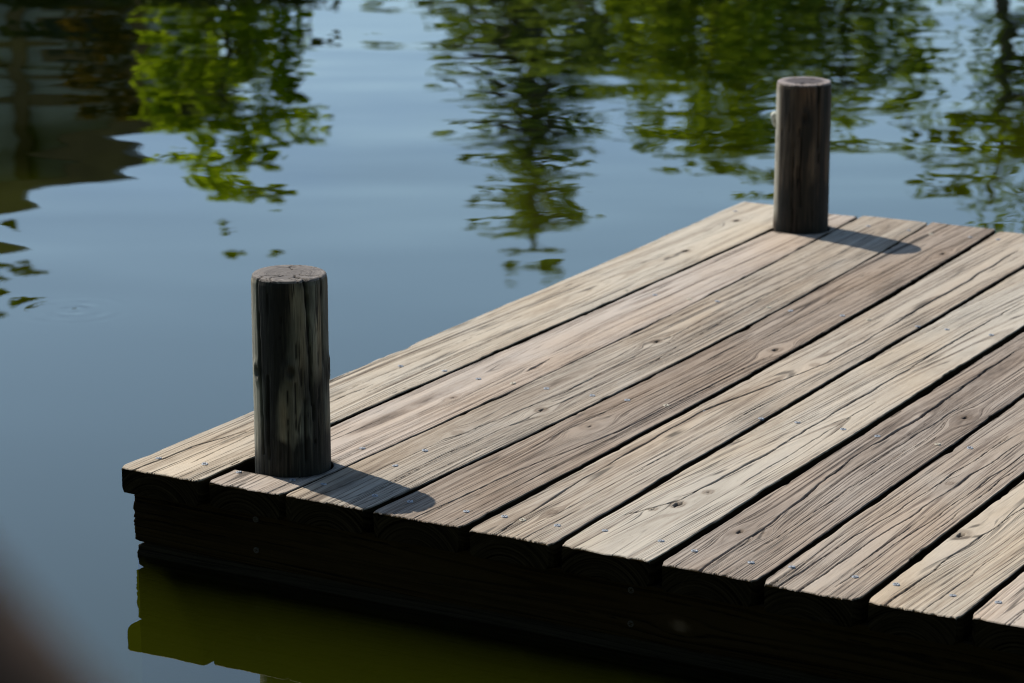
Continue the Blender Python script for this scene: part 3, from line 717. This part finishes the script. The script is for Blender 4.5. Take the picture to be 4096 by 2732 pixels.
def stain2(a, z):
    d = (a - TC2 + math.pi) % (2 * math.pi) - math.pi
    low = sstep(.13, .03, z) * .75
    return .9 * (fbm(a * 6, z * 14, 78, 3) - .5) + low + .66 + .5 * np.exp(-((d - .1) / .15) ** 2) * sstep(.02, .1, z) * sstep(.28, .2, z) - .8 * sstep(-.85, -1.25, d) + .35 * np.exp(-((d - .8) / .25) ** 2)  # left-edge term leaves a painted sun-lit strip
TC2 = math.atan2(-5.187, 2.244)
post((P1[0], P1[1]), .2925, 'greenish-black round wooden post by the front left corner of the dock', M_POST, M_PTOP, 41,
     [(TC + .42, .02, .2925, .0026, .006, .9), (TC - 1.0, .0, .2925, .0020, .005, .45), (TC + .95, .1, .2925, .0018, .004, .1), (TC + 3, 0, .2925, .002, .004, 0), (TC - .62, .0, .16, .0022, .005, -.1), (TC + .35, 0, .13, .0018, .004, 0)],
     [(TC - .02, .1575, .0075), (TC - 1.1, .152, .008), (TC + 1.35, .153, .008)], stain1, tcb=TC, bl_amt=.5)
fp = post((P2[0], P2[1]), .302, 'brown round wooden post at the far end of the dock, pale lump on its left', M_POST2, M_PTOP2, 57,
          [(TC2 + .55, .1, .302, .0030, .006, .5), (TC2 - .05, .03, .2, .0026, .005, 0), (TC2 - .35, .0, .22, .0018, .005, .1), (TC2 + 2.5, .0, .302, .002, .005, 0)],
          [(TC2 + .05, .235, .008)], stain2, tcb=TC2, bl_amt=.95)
def lump():
    V = []; n1, n2 = 14, 18
    for i in range(n1 + 1):
        t = math.pi * i / n1
        for k in range(n2):
            a = 2 * math.pi * k / n2
            zz = math.cos(t); r = math.sin(t) * (1.0 + .25 * zz) * (1 + .25 * (float(vnoise(zz * 3 + 9, a * 1.2, 5)) - .5))
            V.append((r * math.cos(a) * .0085, r * math.sin(a) * .009, zz * .0165))
    i = np.arange(n1)[:, None] * n2; k = np.arange(n2)[None]; k2 = (k + 1) % n2
    q = np.stack([i + k, i + n2 + k, i + n2 + k2, i + k2], -1).reshape(-1, 4)
    return mesh_np('pale_lump', V, q)
al = TC2 - 1.62
lp = link('pale_lump', lump(), M_LUMP, fp, (math.cos(al) * .0565, math.sin(al) * .0565, 1.0 + .222), (.05, .12, al))
lp['label'] = 'small pale crusty lump stuck to the left side of the post'

# ------------------------------------------------------------------ water, pond bed, ground
CAM = Vector((2.4548, -3.1994, 1.2391))
def tcoord(x, y): return (x - CAM.x) * -.49 + (y - CAM.y) * .872, (x - CAM.x) * .872 + (y - CAM.y) * .49
wm = bpy.data.meshes.new('water')
W0, W1, WY0, WY1, WB = -42, 34, -24, 40, -1.9
wm.from_pydata([(W0, WY0, WZ), (W1, WY0, WZ), (W1, WY1, WZ), (W0, WY1, WZ), (W0, WY0, WB), (W1, WY0, WB), (W1, WY1, WB), (W0, WY1, WB)], [],
               [(0, 1, 2, 3), (7, 6, 5, 4), (0, 4, 5, 1), (1, 5, 6, 2), (2, 6, 7, 3), (3, 7, 4, 0)])
w = link('water', wm, M_WATER); w['kind'] = 'structure'; w['label'] = 'calm green pond water reflecting blue sky and trees'

def ground_h(x, y):
    t, s = tcoord(x, y)
    n = (fbm(x * .25, y * .25, 3, 3) - .5)
    near = sstep(1.75, 1.15, t + n * .7)
    far = sstep(15.8, 17.2, t + n * 2.0)
    left = sstep(-21, -23, s + n * 3); right = sstep(16, 18, s + n * 3)
    land = np.maximum(np.maximum(near, far), np.maximum(left, right))
    hgt = .04 + .25 * n + .5 * far * sstep(16.5, 26, t)
    return -1.5 + .15 * n + (hgt + 1.5) * land
ax = np.concatenate([-np.geomspace(400, 50, 22), np.arange(-46, 40, .45), np.geomspace(44, 400, 22)])
ay = np.concatenate([-np.geomspace(400, 30, 22), np.arange(-27, 46, .45), np.geomspace(50, 400, 22)])
GX, GY = np.meshgrid(ax, ay, indexing='xy')
GZ = ground_h(GX, GY)
nx_, ny_ = len(ax), len(ay)
i = np.arange(ny_ - 1)[:, None] * nx_; k = np.arange(nx_ - 1)[None]
q = np.stack([i + k, i + k + 1, i + nx_ + k + 1, i + nx_ + k], -1).reshape(-1, 4)
g = link('ground', mesh_np('ground', np.stack([GX, GY, GZ], -1).reshape(-1, 3), q), M_GROUND); g['kind'] = 'structure'; g['label'] = 'grassy pond banks around the water'

# ------------------------------------------------------------------ trees
def tube(pts, rads, n=8):
    pts = [Vector(p) for p in pts]; V = []; Q = []
    for a, p in enumerate(pts):
        d = (pts[min(a + 1, len(pts) - 1)] - pts[max(a - 1, 0)]).normalized()
        u = d.orthogonal().normalized(); v = d.cross(u)
        for k in range(n):
            c = 2 * math.pi * k / n
            V.append(p + (u * math.cos(c) + v * math.sin(c)) * rads[a])
    for a in range(len(pts) - 1):
        for k in range(n):
            Q.append((a * n + k, a * n + (k + 1) % n, (a + 1) * n + (k + 1) % n, (a + 1) * n + k))
    return np.array([tuple(p) for p in V]), np.array(Q)

def join(parts):
    V = []; Q = []; o = 0
    for v, q in parts: V.append(v); Q.append(q + o); o += len(v)
    return np.concatenate(V), np.concatenate(Q)

def leaves(centres, size, R, droop=.0, aspect=.55, flat=.0):
    n = len(centres)
    d = R.normal(size=(n, 3)); d[:, 2] = d[:, 2] * (1 - flat) - droop; d /= np.linalg.norm(d, axis=1, keepdims=True)
    e = R.normal(size=(n, 3)); e[:, 2] *= (1 - .7 * flat); e = np.cross(d, e); e /= np.linalg.norm(e, axis=1, keepdims=True)
    s = size * R.uniform(.6, 1.35, (n, 1)); w_ = s * aspect
    a = centres - d * s * .5; b = centres + e * w_ * .5 - d * s * .08; c = centres + d * s * .5; f = centres - e * w_ * .5 - d * s * .08
    V = np.stack([a, b, c, f], 1).reshape(-1, 3)
    Q = np.arange(4 * n).reshape(-1, 4)
    return V, Q

def clumps_to_leaves(cl, per, R, shell=.5):
    """cl: rows x, y, z, rx, rz -> points inside each clump, thinner outwards"""
    out = []
    for c in cl:
        n = max(3, int(per * R.uniform(.7, 1.3)))
        p = R.normal(size=(n, 3)); p /= np.linalg.norm(p, axis=1, keepdims=True)
        p *= R.uniform(0, 1, (n, 1)) ** shell
        out.append(np.array(c[:3]) + p * np.array([c[3], c[3], c[4]]))
    return np.concatenate(out)

def tree(name, label, base, clumps, per, leaf, mat, trunk_top, seed, r0=.12, group=None, droop=.1, flat=0.0, cat='tree', limbs=True, lean=(0, 0), aspect=.55, extra_pts=None, shell=.5, absz=True):
    R = np.random.default_rng(seed)
    root = thing(name, label, cat, base, group)
    bx, by, bz = base
    if absz: trunk_top -= bz
    top = Vector((lean[0], lean[1], trunk_top))
    tp = [Vector((0, 0, -.3)), Vector((lean[0] * .1, lean[1] * .1, trunk_top * .12))]
    for f in np.linspace(.25, 1, 7):
        tp.append(Vector((lean[0] * f + R.normal() * .02 * trunk_top * .5 * (f < 1), lean[1] * f + R.normal() * .01 * trunk_top * .5, trunk_top * f)))
    rad = [r0 * 1.35, r0 * 1.05] + [r0 * (1 - .88 * f) for f in np.linspace(.2, 1, 7)]
    parts = [tube(tp, rad)]
    cl = np.array(clumps, float)
    if absz: cl[:, 2] -= bz
    if limbs:
        for c in cl:
            if R.random() > (.35 if len(cl) > 60 else .75) or c[2] > trunk_top + .2 or c[3] < .07: continue
            p = Vector(c[:3]); zt = min(max(.12 * trunk_top, p.z - R.uniform(.1, .5) * math.hypot(p.x, p.y) - .1), trunk_top * .97)
            f = zt / trunk_top
            st = Vector((lean[0] * f, lean[1] * f, zt))
            mid = st.lerp(p, .55) + Vector((R.normal() * .06, R.normal() * .06, .06))
            rr = r0 * (1 - .85 * f) * .45
            parts.append(tube([st, mid, p], [max(rr, .008), max(rr * .6, .006), .004], 5))
    tv, tq = join(parts)
    link('trunk', mesh_np('trunk', tv, tq), M_BARK, root)
    pts = clumps_to_leaves(cl, per, R, shell)
    if extra_pts is not None: pts = np.concatenate([pts, extra_pts - np.array([0, 0, bz])])
    v, q_ = leaves(pts, leaf, R, droop, aspect, flat)
    n = len(pts)
    cn = vnoise(pts[:, 0] * 2.2 + 30, pts[:, 2] * 2.2 + pts[:, 1], seed)
    tone = np.clip(.15 + .7 * cn + R.normal(size=n) * .18, 0, 1)
    link('crown', mesh_np('crown', v, q_, None, False, dict(tone=np.repeat(tone, 4))), mat, root)
    return root

# bearings from the viewer: (a)cross and (d)istance on the far bank
F_ = Vector((-.4897, .8719, 0)); R_ = Vector((.8719, .4897, 0))
def far(px, d):
    """a spot on the far bank: px is the tangent of the bearing (in thousandths), d the distance"""
    p = CAM + F_ * d + R_ * (d * px / 1000.)
    return (p.x, p.y, float(ground_h(np.array([p.x]), np.array([p.y]))[0]) - .02)

def blob(R, n, ax_, dz0, dz1, wfun, depth, rmin, rmax, zsq=.7):
    """clumps spread over a crown outline: wfun(f) gives (left, right) half widths at the height fraction f"""
    o = []
    while len(o) < n:
        f = R.uniform(0, 1); l, r = wfun(f)
        x = R.uniform(l, r); y = R.uniform(-depth, depth)
        rr = R.uniform(rmin, rmax)
        o.append((ax_[0] * x - ax_[1] * y, ax_[1] * x + ax_[0] * y, dz0 + (dz1 - dz0) * f, rr, rr * zsq))
    return o
AX = (R_.x, R_.y)

# 1 bright little tree beside the house
R = np.random.default_rng(3)
def sprigs(R, n, x0, x1, z0, z1, r, d=.3):
    return [(AX[0] * x - AX[1] * y, AX[1] * x + AX[0] * y, z, rr, rr * .5) for x, y, z, rr in zip(R.uniform(x0, x1, n), R.uniform(-d, d, n), R.uniform(z0, z1, n), R.uniform(.5, 1.2, n) * r)]
c = blob(R, 200, AX, 1.0, 2.72, lambda f: (-.70 + .1 * f, .62 + .14 * math.sin(f * 9)), .5, .07, .17)
c += blob(R, 40, AX, 2.4, 2.98, lambda f: (-.45 + .2 * f, .42 - .05 * f), .4, .05, .12)
c += sprigs(R, 8, -.35, .12, 3.02, 3.12, .06) + sprigs(R, 4, .28, .40, 3.03, 3.10, .06) + sprigs(R, 5, .38, .52, 2.72, 2.86, .06)
c += sprigs(R, 4, -.07, .06, 3.43, 3.50, .06) + sprigs(R, 3, .30, .42, 3.47, 3.51, .05)
c += sprigs(R, 18, .45, .62, 1.5, 2.5, .07)
tree('young_tree', 'bright yellow-green leafy tree reflected beside the grey house', far(-101, 22), c, 58, .062, M_LEAF_BRIGHT, 2.6, 21, r0=.05, droop=.25, flat=.3)
c = blob(R, 60, AX, .3, 1.28, lambda f: (-1.3, 1.3 - .4 * f), .5, .12, .30)  # shrubs added to give the shaded band along the far bank
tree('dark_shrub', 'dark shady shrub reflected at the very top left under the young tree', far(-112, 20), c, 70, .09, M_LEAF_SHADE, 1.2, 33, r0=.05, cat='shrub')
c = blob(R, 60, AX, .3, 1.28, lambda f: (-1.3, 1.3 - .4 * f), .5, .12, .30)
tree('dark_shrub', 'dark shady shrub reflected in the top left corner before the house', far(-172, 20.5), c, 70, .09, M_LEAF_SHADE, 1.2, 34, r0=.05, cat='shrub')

# 2 tall tree standing left of the house, only its outer twigs reach the picture
c = blob(R, 120, AX, 2.2, 4.4, lambda f: (-1.3, .80 - .35 * f), 1.0, .09, .22)
c += sprigs(R, 7, 1.00, 1.22, 3.32, 3.40, .07) + sprigs(R, 9, .75, 1.05, 3.18, 3.30, .07) + sprigs(R, 5, .78, .90, 3.40, 3.62, .05)
tree('leafy_tree', 'olive leafy tree reflected at the left edge with loose twigs', far(-232, 20), c, 30, .085, M_LEAF_MID, 4.0, 22, r0=.11, droop=.2, flat=.3)

# 3 slim layered tree in the middle
c = []; z = 2.6
while z < 7.15:
    half = np.interp(z, [2.6, 4.2, 5.4, 6.7, 7.15], [2.0, 1.65, 1.35, 1.0, .66])
    for k in range(R.integers(24, 34)):
        a = R.uniform(0, 6.28); rr = half * R.uniform(.1, 1.0) ** .75
        c.append((math.cos(a) * rr, math.sin(a) * rr, z - .22 * rr + R.normal() * .10, R.uniform(.10, .24), R.uniform(.03, .08)))
    z += R.uniform(.24, .38)
for k in range(16):
    a = R.uniform(0, 6.28); rr = R.uniform(0, .55); c.append((math.cos(a) * rr, math.sin(a) * rr, 7.72 + R.normal() * .04 + .10 * rr, .10, .03))
c += [(0, 0, 7.72, .10, .12), (0, 0, 7.3, .10, .18), (.05, 0, 7.0, .14, .2)]
tree('layered_tree', 'slim dark tree with level tiers of branches reflected in mid pond', far(6.2, 40), c, 40, .085, M_LEAF_DARK, 7.7, 23, r0=.26, droop=.15, flat=.5, aspect=.5)

# 4 broad trees and bushes to the right of it
c = blob(R, 330, AX, 1.8, 5.15, lambda f: (-1.2 + .3 * f, 1.5 - .1 * f), 1.0, .10, .26, .4)
tree('broad_tree', 'broad dark green tree reflected left of the far post', far(70, 34), c, 50, .085, M_LEAF_MID2, 4.4, 24, r0=.14, flat=.4)
c = blob(R, 150, AX, 1.2, 3.95, lambda f: (-.95 + .4 * f * f, 1.1 - .5 * f), .6, .12, .28)
tree('lime_bush', 'lime green rounded bush reflected behind the far post', far(64, 30), c, 70, .085, M_LEAF_LIME, 3.2, 25, r0=.06, flat=.3, cat='bush')
c = blob(R, 220, AX, 1.8, 4.35, lambda f: (-1.3 + .3 * f, 1.6 - .7 * f), 1.0, .10, .26, .45)
tree('broad_tree', 'mid green tree reflected just right of the far post', far(117, 33), c, 50, .085, M_LEAF_MID2, 3.9, 26, r0=.12, flat=.35)
c = blob(R, 220, AX, 1.6, 4.6, lambda f: (-1.3 + .5 * f, 1.5 - .6 * f), 1.0, .10, .26, .45)
tree('dark_tree', 'very dark green tree reflected between the layered tree and the lime bush', far(30, 36), c, 50, .085, M_LEAF_DARK, 4.2, 27, r0=.12, flat=.3)
c = blob(R, 110, AX, 1.8, 3.9, lambda f: (-1.4 + .6 * f, 1.5 - .3 * f), .9, .09, .22, .3)
tree('spreading_tree', 'thin spreading tree with level boughs reflected left of the layered tree', far(-28, 37), c, 48, .09, M_LEAF_DARK, 3.7, 28, r0=.10, flat=.6)
for k, (px, hh, lab) in enumerate(((2, 5.8, 'background tree reflected behind the layered tree'), (52, 6.4, 'tallest background tree, reflected behind the lime bush'), (104, 6.0, 'background tree reflected to the right of the far post'))):
    c = blob(R, 170, AX, 2.2, hh, lambda f: (-1.5 + .25 * f, 1.5 - .25 * f), .8, .18, .40, .5)
    tree('background_tree', 'deep green ' + lab, far(px, 45), c, 50, .12, M_LEAF_DARK, hh - .8, 40 + k, r0=.14, flat=.3)

# 5 weeping tree on the right
pts = []; c = []
for k in range(170):
    x = R.uniform(-.75, 1.6); y = R.normal() * .5
    zt = R.uniform(2.2, 4.0) if x < -.2 else R.uniform(2.5, 4.5); ln = R.uniform(.6, 1.8)
    if x < -.2 and R.random() < .5: continue
    n = int(ln * 24)
    zz = zt - np.sort(R.uniform(0, ln, n))
    px_ = x + .05 * np.sin(zz * 5 + k) + R.normal(size=n) * .035
    py_ = y + R.normal(size=n) * .05
    zz = np.where((x < -.25) & (zz > 3.3 + .3 * R.random()), zz - 1.2, zz)
    pts.append(np.stack([AX[0] * px_ - AX[1] * py_, AX[1] * px_ + AX[0] * py_, zz], -1))
c = blob(R, 70, AX, 2.4, 3.7, lambda f: (-.1 - .4 * f * (1 - f), 1.7), .6, .07, .18, .5)
c += sprigs(R, 5, -.78, -.60, 2.95, 3.05, .07) + sprigs(R, 5, -.7, -.4, 3.2, 3.32, .07) + sprigs(R, 6, -.5, -.2, 3.4, 3.55, .07) + sprigs(R, 8, -.6, -.2, 2.6, 3.0, .08)
tree('weeping_tree', 'weeping tree with hanging leafy strands reflected at the right edge', far(174, 24), c, 24, .09, M_LEAF_WEEP, 3.7, 29, r0=.10, droop=.9, extra_pts=np.concatenate(pts), aspect=.5)

# ------------------------------------------------------------------ house on the far bank
hp = far(-128, 27)
HZ = hp[2]
hroot = thing('house', 'grey-green gabled house with brown timber trim reflected at the upper left', 'house', hp)
hroot.rotation_euler = (0, 0, math.atan2(R_.y, R_.x))
def gable(name, w, d, he, hr, y0):
    V = [(-w, y0, -.3), (0, y0, -.3), (0, y0, he), (-w / 2, y0, hr), (-w, y0, he)]
    V += [(x, y0 + d, z) for x, _, z in V]
    me = bpy.data.meshes.new(name)
    me.from_pydata(V, [], [(0, 1, 2, 3, 4), (9, 8, 7, 6, 5), (1, 6, 7, 2), (0, 4, 9, 5), (2, 7, 8, 3), (3, 8, 9, 4)]); return me
HE, HR, HWD = 3.42 - HZ, 5.0 - HZ, 7.6
link('wall', gable('wall', HWD, 6, HE, HR, 0), M_PLASTER, hroot)
def slab(name, pts, th):
    """a sloped roof slab through four points, given thickness upwards"""
    V = [Vector(p) for p in pts]; V += [p + Vector((0, 0, th)) for p in V]
    me = bpy.data.meshes.new(name); me.from_pydata(V, [], [(3, 2, 1, 0), (4, 5, 6, 7), (0, 1, 5, 4), (1, 2, 6, 5), (2, 3, 7, 6), (3, 0, 4, 7)]); return me
sl = (HR - HE) / (HWD / 2)
for sgn, x0 in ((1, .55), (-1, -HWD - .55)):
    xe = x0; ze = HE - sl * .55 + .04; zr = HR + .04
    pts = [(-HWD / 2, -.6, zr), (xe, -.6, ze), (xe, 6.6, ze), (-HWD / 2, 6.6, zr)]
    if sgn < 0: pts = [pts[0], pts[3], pts[2], pts[1]]
    rf = link('roof', slab('roof', pts, .22), M_ROOF, hroot)
    e = [(-HWD / 2, -.66, zr - .20), (xe, -.66, ze - .20), (xe, -.605, ze - .20), (-HWD / 2, -.605, zr - .20)]
    if sgn < 0: e = [e[0], e[3], e[2], e[1]]
    link('bargeboard', slab('bargeboard', e, .36), M_TIMBER, rf)
for x in (-.12, -1.25, -2.5, -4.0, -5.6, -7.45):
    link('timber_post', box_mesh('timber_post', x - .07, x + .07, -.10, -.004, -.3, HE + (sl * min(-x, HWD + x)) - .1, .01), M_TIMBER, hroot)
for zb in (1.05, 2.35):
    link('timber_beam', box_mesh('timber_beam', -HWD + .01, -.01, -.075, -.006, zb, zb + .2, .01), M_TIMBER, hroot)
for x in (-.68, -1.88, -4.8):
    f = link('window', box_mesh('window', x - .36, x + .36, -.07, -.008, 1.3, 2.2, .01), M_TIMBER, hroot)
    link('pane', box_mesh('pane', x - .29, x + .29, -.078, -.03, 1.37, 2.13, 0), M_GLASS, f)
# bronze shrub before the house
c = blob(R, 70, AX, .5, 3.0, lambda f: (-.65 + .25 * f, .40 - .25 * f), .35, .08, .20)
tree('bronze_shrub', 'brownish shrub reflected in front of the grey house', far(-138, 25), c, 34, .10, M_LEAF_BROWN, 2.7, 31, r0=.05, cat='shrub')

# ------------------------------------------------------------------ unseen trees added behind the viewer to keep sky light off the dock's front
for k, (x, y, hh, rr) in enumerate(((-6.5, -8.0, 11.0, 3.2), (-2.4, -7.2, 12.0, 3.4), (1.6, -6.6, 12.5, 3.5), (5.6, -5.6, 12.0, 3.4), (8.8, -1.8, 11.0, 3.2))):
    Rk = np.random.default_rng(200 + k); c = []
    for _ in range(190):
        p = Rk.normal(size=3); p /= np.linalg.norm(p); p *= Rk.uniform(.3, 1) ** .5
        c.append((p[0] * rr, p[1] * rr, .5 + (hh - 1) * .5 + p[2] * (hh - 1) * .5, .7, .6))
    z = float(ground_h(np.array([x]), np.array([y]))[0])
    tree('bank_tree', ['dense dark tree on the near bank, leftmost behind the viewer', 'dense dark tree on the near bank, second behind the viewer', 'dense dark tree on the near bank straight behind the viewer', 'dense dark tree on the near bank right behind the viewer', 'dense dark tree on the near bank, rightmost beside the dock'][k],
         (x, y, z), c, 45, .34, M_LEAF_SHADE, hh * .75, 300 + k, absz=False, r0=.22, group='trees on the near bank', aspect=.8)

# tall unseen trees added left on the far bank; high crowns shade the far water
for k, (x, y, zc, rr) in enumerate(((-10.6, 9.6, 11.0, 2.9), (-12.7, 7.6, 11.0, 3.0), (-14.9, 6.3, 10.5, 3.0))):
    Rk = np.random.default_rng(260 + k); c = []
    for _ in range(130):
        p = Rk.normal(size=3); p /= np.linalg.norm(p); p *= Rk.uniform(.1, 1) ** .5
        c.append((p[0] * rr, p[1] * rr, zc + p[2] * 2.4, .55, .5))
    z = float(ground_h(np.array([x]), np.array([y]))[0])
    tree('tall_tree', ['tall tree with high crown on the left bank, nearest the house', 'tall tree with high crown on the left bank, between two others', 'tall tree with high crown on the left bank, farthest left'][k],
         (x, y, z), c, 45, .24, M_LEAF_MID, zc - .5, 320 + k, r0=.2, group='tall trees on the left bank', aspect=.7)

# ------------------------------------------------------------------ leaning branch right by the lens
def branch():
    a = Vector(BR_A); b = Vector(BR_B)
    d = (b - a)
    pts = [a + d * t + Vector((.004 * math.sin(t * 9), .004 * math.cos(t * 7), 0)) for t in np.linspace(0, 1, 22)]
    rad = [.039 - .009 * t + .0015 * math.sin(t * 37) for t in np.linspace(0, 1, 22)]
    p = [tube(pts, rad, 16)]
    for t, v, l in ((.93, Vector((-.5, -.2, .6)), .22), (.98, Vector((-.8, .1, .3)), .2)):
        s0 = a + d * t; p.append(tube([s0, s0 + v * l * .5, s0 + v * l + Vector((0, 0, .03))], [.009, .006, .002], 8))
    v, q_ = join(p)
    base = Vector(BR_A)
    return v - np.array(base), q_
# edge of the branch passes the lower left corner of the view at about 0.37 m
BR_A = (3.3735, -2.6277, -.2962); BR_B = (1.8710, -2.9582, 1.4028)
bv, bq = branch()
br = link('branch', mesh_np('branch', bv, bq), M_BRANCH, None, BR_A)
br['label'] = 'blurred dark brown branch across the bottom left corner, close to the lens'; br['category'] = 'branch'

# ------------------------------------------------------------------ light, sky, camera
w_ = bpy.data.worlds.new('World'); scene.world = w_; w_.use_nodes = True
nt = w_.node_tree
bg = nt.nodes['Background']
sky = nt.nodes.new('ShaderNodeTexSky'); sky.sky_type = 'NISHITA'; sky.sun_disc = False
sky.sun_elevation = math.radians(SUN_EL); sky.sun_rotation = math.atan2(SUN_DIR[0], SUN_DIR[1])
sky.air_density = 1.0; sky.dust_density = .6; sky.ozone_density = 3.0; sky.altitude = 0
mulc = nt.nodes.new('ShaderNodeMix'); mulc.data_type = 'RGBA'; mulc.blend_type = 'MULTIPLY'; mulc.inputs['Factor'].default_value = 1
mulc.inputs[7].default_value = (1.20, 1.235, 1.18, 1)
nt.links.new(sky.outputs[0], mulc.inputs[6]); nt.links.new(mulc.outputs[2], bg.inputs[0]); bg.inputs[1].default_value = .15
sl_ = bpy.data.lights.new('sun', 'SUN'); sl_.energy = 5.0; sl_.angle = math.radians(.53); sl_.color = (1.0, .945, .85)
so = bpy.data.objects.new('sun', sl_); COL.objects.link(so)
ce = math.cos(math.radians(SUN_EL))
sd = Vector((SUN_DIR[0] * ce, SUN_DIR[1] * ce, math.sin(math.radians(SUN_EL))))
so.rotation_euler = sd.to_track_quat('Z', 'Y').to_euler(); so.location = (-10, 4, 14)

cd = bpy.data.cameras.new('camera'); co = bpy.data.objects.new('camera', cd); COL.objects.link(co)
co.location = CAM
yaw, pitch = -.5118, .2568
co.rotation_euler = (math.pi / 2 - pitch, 0, -yaw)
cd.sensor_width = 36; cd.lens = 6519.55 / 2351 * 36
cd.clip_start = .05; cd.clip_end = 2000
cd.dof.use_dof = True; cd.dof.focus_distance = 4.0; cd.dof.aperture_fstop = 8.0
scene.camera = co

scene.render.engine = 'CYCLES'
cy = scene.cycles
cy.max_bounces = 8; cy.diffuse_bounces = 3; cy.glossy_bounces = 4; cy.transparent_max_bounces = 8; cy.volume_bounces = 1
cy.filter_width = 1.1; cy.use_denoising = True; cy.caustics_reflective = False; cy.caustics_refractive = False
cy.sample_clamp_indirect = 4.0
scene.view_settings.view_transform = 'Standard'; scene.view_settings.look = 'None'
scene.view_settings.exposure = 0; scene.view_settings.gamma = 1
